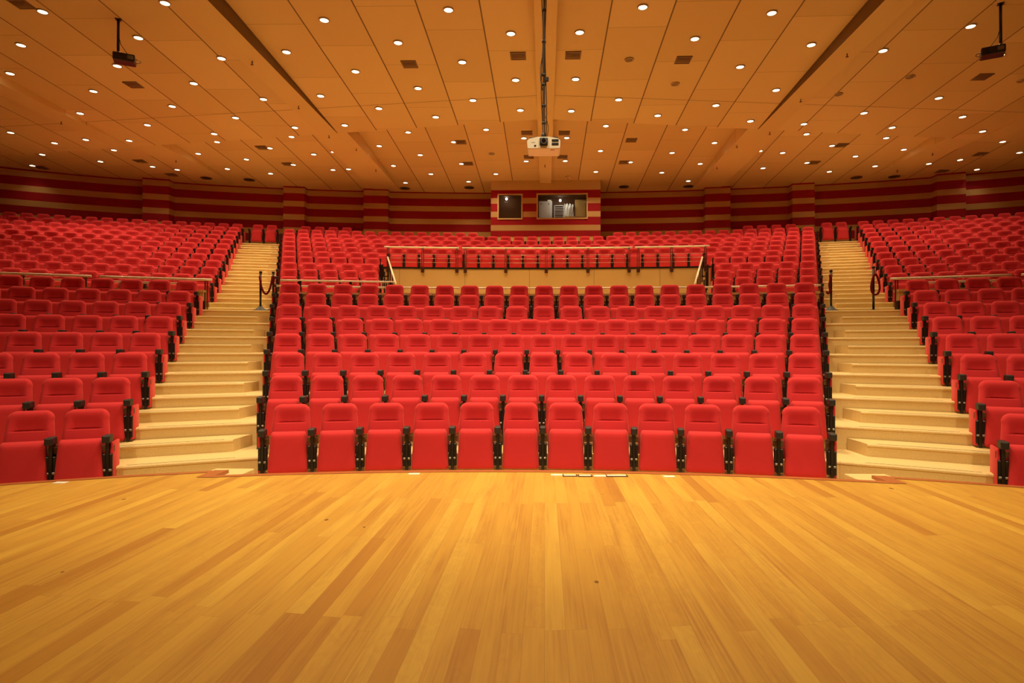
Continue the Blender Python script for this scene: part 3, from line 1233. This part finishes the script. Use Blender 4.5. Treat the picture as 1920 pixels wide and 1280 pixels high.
prof = [(.093, .03), (.093, .004), (.112, .0), (.118, .006), (.118, .03)]
rings = [[bm.verts.new((r * math.cos(2 * math.pi * k / SEG), r * math.sin(2 * math.pi * k / SEG), z)) for k in range(SEG)] for r, z in prof]
for i in range(len(prof) - 1):
    for k in range(SEG):
        bm.faces.new((rings[i][k], rings[i][(k + 1) % SEG], rings[i + 1][(k + 1) % SEG], rings[i + 1][k])).smooth = True
bmesh.ops.recalc_face_normals(bm, faces=bm.faces)
bm.to_mesh(ME_RING)
bm.free()
ME_RING.materials.append(simple('lamp_trim', (0.5, 0.36, 0.2), 0.4, 0.3))


def bay(X, Y):
    part = 'front' if Y < seamY(X) else 'rear'
    a = abs(X)
    side = 'left' if X < 0 else 'right'
    nm = ('centre-' + side) if a < 7 else ('far ' + side if a > 14 else side)
    return '%s bay of the %s ceiling' % (nm, part)


byb = {}
for (px, py) in LIGHTS:
    P = hit_ceiling(px, py)
    for lo, hi in (STR12 if P.y < seamY(P.x) else STR3):   # keep clear of the strips' side faces
        q = abs(P.x)
        if lo - .3 < q < hi + .3:
            q = lo - .3 if q < lo + .3 and lo > 0 else hi + .3
            P.x = math.copysign(q, P.x)
            P.z = ceilH(P.x, P.y)
    byb.setdefault(bay(P.x, P.y), []).append(P)
for b, ps in byb.items():
    ps.sort(key=lambda P: (P.y, P.x))
    for i, P in enumerate(ps):
        t = thing('downlight', 'lit recessed downlight, %s counting back through the %s' % (ORD[i], b), 'ceiling light',
                  (P.x, P.y, P.z - 0.028), 0, 'lit ceiling downlights')
        link('lamp_disc', ME_DISC, t)
        link('trim_ring', ME_RING, t)
        spot('downlight_beam', (P.x, P.y, P.z - 0.05), (P.x, P.y, 0.0), LAMP_W * min(1.0, max(0.12, (wallY(P.x) - P.y - 0.8) / 4.0) + (0.6 if abs(P.x) < 4 else 0)), 112, 0.85, 0.08)

ME_OFFD = MB().lathe([(.003, .012), (.075, .012), (.08, .03)], 20).mesh('dark_lens', simple('unlit_lens', (.30, .17, .06), .3))
OFF = [(1179.8, 111), (1266, 156.6), (1706.7, 143), (1572.3, 176), (1916, 150.7), (922, 287.7)]
LAB = ['unlit downlight near the centre strip, beside the nearest right vent', 'unlit downlight in the centre-right bay just before the ceiling seam',
       'unlit downlight in the right bay, below the hanging black projector', 'unlit downlight in the right bay close to the ceiling seam',
       'unlit downlight at the far right edge of the picture', 'unlit downlight in the rear ceiling, left of the white projector']
for (px, py), lb in zip(OFF, LAB):
    P = hit_ceiling(px, py)
    t = thing('downlight', lb, 'ceiling light', (P.x, P.y, P.z - 0.028), 0, 'unlit ceiling downlights')
    link('dark_lens', ME_OFFD, t)
    link('trim_ring', ME_RING, t)

M_VFRAME = simple('vent_frame', (.20, .11, .045), .5)
VENTS = [(40, 7), (250.7, 159), (491.7, 276.7), (540, 307.7), (263.3, 302.3), (322.3, 327.7), (78.3, 314.3), (768, 120.4), (971.6, 104.6),
         (864.2, 266.6), (877.7, 306.6), (988, 249.2), (991.6, 294.2), (1074.4, 103.5), (1280.9, 112), (1058, 249.2), (1183.6, 263),
         (1169.8, 304.3), (1054.5, 294), (1841.7, 144), (1577.7, 272.3), (1526, 304.7), (1837.7, 289), (1765.7, 321)]
byv = {}
for (px, py) in VENTS:
    P = hit_ceiling(px, py)
    byv.setdefault(bay(P.x, P.y), []).append(P)
for b, ps in byv.items():
    ps.sort(key=lambda P: (P.y, P.x))
    for i, P in enumerate(ps):
        lb = 'dark square air vent, ' + ('%s back in the ' % ORD[i] if len(ps) > 1 else 'only one in the ') + b
        t = thing('air_vent', lb, 'vent', (P.x, P.y, P.z - .012), 0, 'ceiling air vents')
        w = .16
        m = MB()
        m.box(-w, w, -w - .03, -w, -.004, .03).box(-w, w, w, w + .03, -.004, .03).box(-w - .03, -w, -w - .03, w + .03, -.004, .03).box(w, w + .03, -w - .03, w + .03, -.004, .03)
        m.build('frame', M_VFRAME, t)
        m = MB()
        for q in range(7):
            y = -w + .02 + q * (2 * w - .04) / 6
            m.box(-w, w, y - .014, y + .014, 0.0, .006, rot=None)
        m.build('louvre', M_VFRAME, t)
        MB().box(-w, w, -w, w, .012, .03).build('backing', M_BLACK, t)

DISCS = [(467.7, 337), (386.7, 333.3), (21.7, 319.3), (759.3, 353), (879.7, 351.6), (1169.8, 350), (1290.2, 349.3), (1605.7, 332.7), (1676.7, 330.7)]
for i, (px, py) in enumerate(sorted(DISCS)):
    P = hit_ceiling(px, py)
    t = thing('ceiling_speaker', 'dark round ceiling speaker by the striped wall, %s from the left' % ORD[i], 'speaker', (P.x, P.y, P.z - .02), 0, 'round ceiling speakers')
    MB().lathe([(.01, .0), (.19, .002), (.2, .03)], 24).build('grille', M_DARK, t)
    m = MB().lathe([(.2, .006), (.225, .006), (.225, .03)], 24)
    m.build('rim', M_VFRAME, t)
P = hit_ceiling(1065, 331)
t = thing('smoke_detector', 'small pale smoke detector on the ceiling above the booth', 'detector', (P.x, P.y, P.z - .09))
MB().lathe([(.02, 0), (.10, .01), (.12, .04), (.12, .09)], 20).build('body', M_PLASTER, t)
MB().lathe([(.001, -.012), (.03, -.01), (.035, .004)], 12).build('sensor', M_FOOT, t)
for i, (px, py) in enumerate(sorted([(472.7, 115), (560, 198.7), (115, 227.7), (330, 300), (668.2, 277.9), (704.8, 317.3), (1443.4, 247.5), (1381.8, 272.3), (1344.2, 312.8),
                              (1588.3, 100), (1501.3, 185.7), (1748.3, 286.7), (1682.3, 318.3), (1022, 309), (617, 253.7)])):
    P = hit_ceiling(px, py)
    t = thing('sprinkler_head', 'small dark sprinkler head under the ceiling strips, %s from the left' % ORD[i], 'sprinkler', (P.x, P.y, P.z), 0, 'ceiling sprinklers')
    MB().tube([(0, 0, .0), (0, 0, -.07)], .012, 8).build('stem', M_FOOT, t)
    MB().lathe([(.004, -.085), (.035, -.082), (.035, -.076), (.004, -.07)], 12).build('deflector', M_FOOT, t)

# ------------------------------------------------------------------ projectors
def main_projector():
    Y = 9.3
    c = at_depth(1019.5, 267, Y)
    t = thing('video_projector', 'white video projector hanging on a long pole over the centre aisle line', 'projector', (c.x, c.y, c.z))
    # body: rounded shoulder outline, deeper than wide
    w, zt, zb = .252, .072, -.085
    poly = [(-w + .01, zb), (w - .01, zb), (w, -.02), (w, .03), (w - .035, .062), (w - .1, .074), (.085, .088), (-.085, .088), (-w + .1, .074), (-w + .035, .062), (-w, .03), (-w, -.02)]
    m = MB().prism(poly, 'y', 0, .40)
    body = m.build('body', M_PWHITE, t)
    MB().box(-w + .015, w - .015, .02, .38, -.092, -.083, .004).build('underside', M_PWHITE, t)
    h = MB().box(-.062, .062, -.022, .01, -.052, .070, .012).build('lens_hood', M_DARK, t)
    MB().tube([(0, -.024, .012), (0, -.055, .012)], [.044, .047], 20).build('lens_ring', M_GREYD, h)
    MB().tube([(0, -.0555, .012), (0, -.058, .012)], [.034, .034], 20).build('lens_glass', simple('lens_glass', (.01, .01, .012), .05), h)
    for z0, z1 in ((.012, .050), (-.042, -.004)):
        MB().box(.122, .226, -.006, .01, z0, z1, .006).build('exhaust_vent', M_DARK, t)
    MB().box(-.145, -.115, -.005, .01, -.058, -.036, .003).build('sensor_window', M_DARK, t)
    MB().box(-.185, -.135, -.002, .01, .001, .005).build('badge', M_GREYD, t)
    MB().box(.10, .165, .06, .075, -.096, -.092).build('underside_slot', M_FOOT, t)
    MB().box(-.22, -.07, .04, .30, .062, .098, .006).box(.07, .22, .04, .30, .062, .098, .006).build('mount_plate', M_DARK, t)
    jt = MB().lathe([(.02, .085), (.04, .09), (.035, .13), (.04, .15), (.03, .19), (.02, .20)], 16, at=(0, .16, 0)).build('mount_joint', M_DARK, t)
    top = H0 - c.z
    pole = MB().tube([(0, .16, .18), (0, .16, top)], .020, 14).build('mount_pole', M_STEELD, t)
    m = MB()
    for z in (.35, .62, .95, 1.10, 1.62, 2.1, 2.7, 3.2):
        m.lathe([(.02, z - .02), (.031, z - .018), (.031, z + .018), (.02, z + .02)], 14, at=(0, .16, 0))
    m.build('collar', M_DARK, pole)
    m = MB()
    random.seed(3)
    for q, (ox, oy) in enumerate(((.030, -.005), (-.028, .01), (.012, -.03))):
        pts = []
        for k in range(60):
            z = .10 + (top - .10) * k / 59
            pts.append((ox + .012 * math.sin(z * (3 + q) + q), .16 + oy + .008 * math.cos(z * 4 + q), z))
        m.tube(pts, .007, 6)
    pts = [(-.02 - .035 * math.sin(math.pi * k / 14), .15, .85 + .55 * k / 14) for k in range(15)]
    m.tube(pts, .006, 6)
    pts = [(.02 + .05 * math.sin(math.pi * k / 12), .2, .08 + .4 * k / 12) for k in range(13)]
    m.tube(pts, .005, 6)
    m.build('cable', M_DARK, t)
    b = MB().box(.02, .075, .13, .19, 1.0, 1.06, .008).build('clamp', M_DARK, pole)


M_STEELD = simple('pole_steel', (.30, .24, .19), .35, .6)
main_projector()


def small_projector(px_top, py_top, px_b, py_b, label, s):
    P = hit_ceiling(px_top, py_top)
    C = at_depth(px_b, py_b, P.y)
    t = thing('video_projector', label, 'projector', (P.x, P.y, C.z), -s * 0.5)
    L = P.z - C.z
    MB().tube([(0, 0, .13), (0, 0, L)], .028, 12).box(-.06, .06, -.06, .06, L - .012, L).build('mount_pole', M_BLACK, t)
    MB().lathe([(.02, .07), (.05, .075), (.035, .10), (.025, .14)], 12).build('mount_joint', M_GREYD, t)
    ox = -s * .13
    MB().box(ox - .22, ox + .20, -.16, .16, -.11, .06, .025).build('body', M_BLACK, t)
    MB().tube([(ox - .05, -.155, -.03), (ox - .05, -.19, -.03)], .04, 14).build('lens', M_DARK, t)
    MB().box(ox + .06, ox + .17, -.165, -.155, -.06, .02, .004).build('exhaust_vent', M_GREYD, t)
    m = MB()
    m.tube([(0, 0, .5), (ox * .4, 0, .28), (ox * 1.6, .02, .06)], .007, 6)
    pts = [(ox - s * .20 - s * .10 * math.sin(math.pi * k / 10), 0, .02 - .10 * k / 10) for k in range(11)]
    m.tube(pts, .007, 6)
    m.build('cable', M_DARK, t)


small_projector(222, 36, 221, 107, 'black projector hanging on a short pole at the upper left', -1)
small_projector(1876, 7, 1877, 93, 'black projector hanging on a short pole at the upper right', 1)


# ------------------------------------------------------------------ railings, parapets, barriers
def arc_pts(d, x0, x1, z, n=12, dy=0.0):
    return [(x0 + (x1 - x0) * i / n, arcY(d, x0 + (x1 - x0) * i / n) + dy, z) for i in range(n + 1)]


PX = lambda x, Y: (x - 1022) * Y / FPX


def guard_rail(label, group, d, x0, x1, z_floor, z_top, posts, rods, deep=0.0, rail_r=0.026):
    xm = (x0 + x1) / 2
    t = thing('guard_rail', label, 'railing', (xm, arcY(d, xm), z_floor), 0, group)
    base = Vector((xm, arcY(d, xm), z_floor))
    rel = lambda pts: [tuple(Vector(p) - base) for p in pts]
    MB().tube(rel(arc_pts(d, x0, x1, z_top)), rail_r, 12).build('handrail', M_RAIL, t)
    for X in posts:
        y = arcY(d, X)
        m = MB()
        for dx in (-.028, .028):
            m.box(X + dx - .007 - base.x, X + dx + .007 - base.x, y - .025 - base.y, y + .025 - base.y, -deep, z_top - .06 - z_floor)
        if deep > 0:
            m.box(X - .05 - base.x, X + .05 - base.x, y - .035 - base.y, y + .02 - base.y, -deep, .02)
        po = m.build('post', M_POST, t)
        m = MB().box(X - .03 - base.x, X + .03 - base.x, y - .02 - base.y, y + .02 - base.y, z_top - .07 - z_floor, z_top - .02 - z_floor)
        m.build('saddle', M_STEEL, po)
    for z in rods:
        MB().tube(rel(arc_pts(d, x0 + .05, x1 - .05, z)), .0055, 6).build('rod', M_STEEL, t)


M_POST = simple('post_bronze', (.09, .025, .015), .35, .3)
zF = ROWS['U6'][1]
D_F = 19.93
for lab, a, b, ps in (('left', 720, 859, (727, 791, 855)), ('middle', 866, 1184, (872, 948, 1024, 1102, 1178)), ('right', 1190, 1325, (1196, 1257, 1318))):
    f_ = lambda x: PX(x, 19.75 if lab != 'middle' else 19.9)
    guard_rail('%s section of the pale guard rail in front of the raised middle rows' % lab, 'guard rail of the raised middle rows',
               D_F, f_(a), f_(b), zF, ZC + 3.21, [f_(p) for p in ps], [ZC + 2.98, ZC + 2.86, ZC + 2.73], deep=.16)

# parapets along the cross aisle
D_P = 14.42
ZP = ZC + 1.24
for nm, x0, x1 in (('left', -20.0, -7.55), ('centre', -6.02, 6.02), ('right', 7.53, 20.0)):
    struct(curved_block(D_P - .06, D_P + .06, x0, x1, LANDING_Z + .2, ZP - .05, 'wall_parapet', M_FASCIA, 24))
    struct(curved_block(D_P - .05, D_P + .05, x0, x1, LANDING_Z, LANDING_Z + .2, 'baseboard_parapet', M_BLACK, 24))
    struct(curved_block(D_P - .085, D_P + .085, x0 - .02, x1 + .02, ZP - .05, ZP, 'trim_4', M_FASCIA, 24))


def parapet_rail(label, x0, x1, z, posts, name='handrail'):
    xm = (x0 + x1) / 2
    t = thing(name, label, 'railing', (xm, arcY(D_P, xm), ZP), 0, 'hand rails along the cross aisle')
    base = Vector((xm, arcY(D_P, xm), ZP))
    MB().tube([tuple(Vector(p) - base) for p in arc_pts(D_P, x0, x1, z)], .022, 10).build('rail', M_RAIL, t)
    for X in posts:
        y = arcY(D_P, X)
        MB().box(X - .03 - base.x, X + .03 - base.x, y - .025 - base.y, y + .025 - base.y, 0, z - .015 - ZP, .005).build('bracket', M_BLACK, t)


Z_LO, Z_HI = ZC + 1.375, ZC + 1.505
f8 = lambda x: PX(x, 13.9)
parapet_rail('low hand rail behind the centre block\'s eighth row, left of the middle opening', -6.10, -3.72, Z_LO, (-5.95, -3.95))
parapet_rail('low hand rail across the foot of the cream fascia, left section', -3.66, -2.02, Z_LO, (-3.0,))
parapet_rail('low hand rail across the foot of the cream fascia, middle section', -1.96, 1.98, Z_LO, (0.0,))
parapet_rail('low hand rail across the foot of the cream fascia, right section', 2.04, 3.6, Z_LO, (3.0,))
parapet_rail('low hand rail behind the centre block\'s eighth row, right of the middle opening', 3.66, 6.08, Z_LO, (4.0, 5.9))
parapet_rail('long upper hand rail above the left end of the centre block\'s eighth row', -6.02, -3.52, Z_HI, (-5.6, -4.5, -3.6))
for sg, side in ((-1, 'left'), (1, 'right')):
    for lab, a, b in (('nearest the aisle', 7.40, 9.45), ('farther from the aisle', 9.6, 14.5)):
        x0, x1 = sorted((sg * a, sg * b))
        ps = [sg * (a + .12 + q * 1.0) for q in range(int((b - a) // 1.0) + 1)]
        xm = (x0 + x1) / 2
        base = Vector((xm, arcY(D_P, xm), LANDING_Z))
        t = thing('guard_rail', 'pale double guard rail crossing the %s block, section %s' % (side, lab), 'railing', tuple(base), 0, 'hand rails along the cross aisle')
        MB().tube([tuple(Vector(p) - base) for p in arc_pts(D_P - .02, x0, x1, ZC + 1.475)], .026, 10).build('handrail', M_RAIL, t)
        MB().tube([tuple(Vector(p) - base) for p in arc_pts(D_P, x0 + (0 if sg < 0 else .35), x1 - (.35 if sg < 0 else 0), Z_LO)], .022, 10).build('lower_rail', M_RAIL, t)
        for X in ps:
            y = arcY(D_P, X) - base.y
            m = MB()
            z0 = 0.0 if abs(X) < 7.54 else ZP - LANDING_Z
            for dx in (-.025, .025):
                m.box(X + dx - .006 - base.x, X + dx + .006 - base.x, y - .02, y + .02, z0, ZC + 1.46 - LANDING_Z)
            m.build('post', M_POST, t)

# stepped hand rails at the two ends of the middle opening
for sg, side in ((-1, 'left'), (1, 'right')):
    a = at_depth(727 if sg < 0 else 1317, 482, 19.5)
    b = at_depth(742 if sg < 0 else 1303, 532, 17.3)
    t = thing('stair_rail', 'sloping pale stair rail with dark posts at the %s end of the cream fascia' % side, 'railing', (b.x, b.y, LANDING_Z), 0, 'sloping rails of the middle opening')
    o0 = Vector((b.x, b.y, LANDING_Z))
    MB().tube([tuple(a - o0), tuple(b - o0)], .028, 10).build('handrail', M_RAIL, t)
    for q in range(4):
        p = a.lerp(b, .06 + q * .29) - o0
        MB().box(p.x - .02 - .0, p.x + .02, p.y - .02, p.y + .02, max(p.z - .75, 0.0), p.z - .01, .004).build('post', M_POST, t)
        MB().box(p.x + sg * .18 - .02, p.x + sg * .18 + .02, p.y - .02, p.y + .02, max(p.z - .9, 0.0), p.z - .18, .004).build('post', M_BLACK, t)
    m = MB()
    q0 = at_depth(718 if sg < 0 else 1327, 503, 19.3) - o0
    q1 = at_depth(729 if sg < 0 else 1316, 519, 19.3) - o0
    xa, xb = sorted((q0.x, q1.x))
    m.box(xa, xa + .03, q0.y, q0.y + .04, q1.z, q0.z).box(xb - .03, xb, q0.y, q0.y + .04, q1.z - .4, q0.z).box(xa, xb, q0.y, q0.y + .04, q1.z, q1.z + .04)
    m.build('end_frame', M_BLACK, t)


# barrier posts with ropes on the landing
def stanchion(px, label, top_y, flat=False):
    Y = arcY(14.45, PX(px, 13.5))
    X = PX(px, Y)
    Y = arcY(14.45, X)
    X = PX(px, Y)
    h = (577 - top_y) * Y / FPX
    t = thing('barrier_post', label, 'barrier post', (X, Y, LANDING_Z), 0, 'rope barrier posts on the landing')
    prof = [(.17, 0), (.17, .008), (.03, .02), (.025, .03)] if flat else [(.17, 0), (.17, .012), (.12, .03), (.06, .075), (.028, .115)]
    MB().lathe(prof, 24).build('base', M_DARK, t)
    if not flat:
        MB().lathe([(.03, .06), (.045, .07), (.03, .095), (.022, .11)], 16).build('base_collar', M_CHROME, t)
    MB().tube([(0, 0, .02), (0, 0, h - .02)], .024, 14).build('pole', M_BLACK, t)
    MB().lathe([(.024, h - .06), (.033, h - .05), (.033, h - .012), (.02, h)], 14).build('cap', M_BLACK, t)
    MB().box(-.012, .012, -.045, -.02, h - .16, h - .08, .004).build('hook', M_CHROME, t)
    return Vector((X, Y, LANDING_Z)), h


def rope(pts, label):
    o = MB().tube(pts, .022, 10).build('barrier_rope', M_ROPE)
    tag(o, label, 'rope', 'barrier ropes')


A, h1 = stanchion(480.5, 'black rope barrier post in the left aisle, nearer its middle', 501)
B, h2 = stanchion(505, 'black rope barrier post in the left aisle, beside the centre block', 501.5)
pts = []
for k in range(25):
    u = k / 24
    sag = (1 - (2 * u - 1) ** 2)
    z = h1 - .12 - .40 * sag ** .75
    p = A.lerp(B, u)
    pts.append((p.x, p.y - .05, LANDING_Z + z))
rope(pts, 'dark red rope sagging between the two left barrier posts')
rope([(B.x + .035 + .006 * math.sin(k), B.y - .045, LANDING_Z + h2 - .11 - .03 * k) for k in range(9)], 'short dark red rope end hanging from the left aisle\'s second post')
A, h1 = stanchion(1550, 'black rope barrier post in the right aisle, beside the centre block', 500.5)
pts = [(A.x - .05 + .012 * math.sin(k * .7), A.y - .05, LANDING_Z + h1 - .11 - .035 * k) for k in range(11)]
pts += [(A.x - .085 + .03 * math.cos(math.pi * (1 + k / 6)) , A.y - .05, pts[-1][2] - .02 - .05 * math.sin(math.pi * k / 6) - .0 * k) for k in range(7)][::-1]
rope(pts, 'dark red rope hanging folded down the right aisle\'s inner post')
A, h1 = stanchion(1627, 'black rope barrier post in the right aisle, beside the right block', 495, True)
pts = []
for k in range(33):
    a = -math.pi / 2 + 2 * math.pi * k / 32
    r = math.sin(a)
    wdt = .085 * (1 - .35 * r)
    pts.append((A.x + .01 + wdt * math.cos(a), A.y - .06, LANDING_Z + .56 + .22 * r))
rope(pts, 'dark red rope hung in a long loop on the right aisle\'s outer post')

# ------------------------------------------------------------------ small pale strips lying on the stage edge
for i, (x0, x1, y, lab) in enumerate(((1033, 1055, 890.5, 'leftmost of the row of five near the centre'),
                                      (1057, 1080, 891.5, 'second in the row of five near the centre'),
                                      (1086, 1108, 892, 'third in the row of five by the centre'),
                                      (1113, 1136, 892.3, 'fourth in the row of five near the centre'),
                                      (1138, 1174, 892, 'dark-edged and longest, ending the row of five'),
                                      (1244, 1265, 893.5, 'alone right of the row of five'),
                                      (766, 787, 888.5, 'alone left of the row of five'),
                                      (102, 125, 905, 'by the far left stage edge'))):
    a, b = at_height(x0, y, 0.0), at_height(x1, y, 0.0)
    m = (a + b) / 2
    L = (b - a).length / 2
    t = thing('floor_plate', 'pale strip on the stage, ' + lab, 'floor strip', (m.x, m.y, 0), math.atan2(b.y - a.y, b.x - a.x), 'pale strips on the stage edge')
    MB().box(-L, L, -.035, .035, 0, .006, .002).build('plate', M_TAPE if i != 4 else M_PWHITE, t)
    if i in (1, 2, 4):
        MB().box(-L - .012, L + .012, -.05, -.035, 0, .009, .002).box(-L - .012, -L, -.05, .04, 0, .009, .002).box(L, L + .012, -.05, .04, 0, .009, .002).build('edge', M_FOOT, t)

bpy.context.view_layer.update()
print('SEATS total', len(SEATS), 'lights', len(LIGHTS))
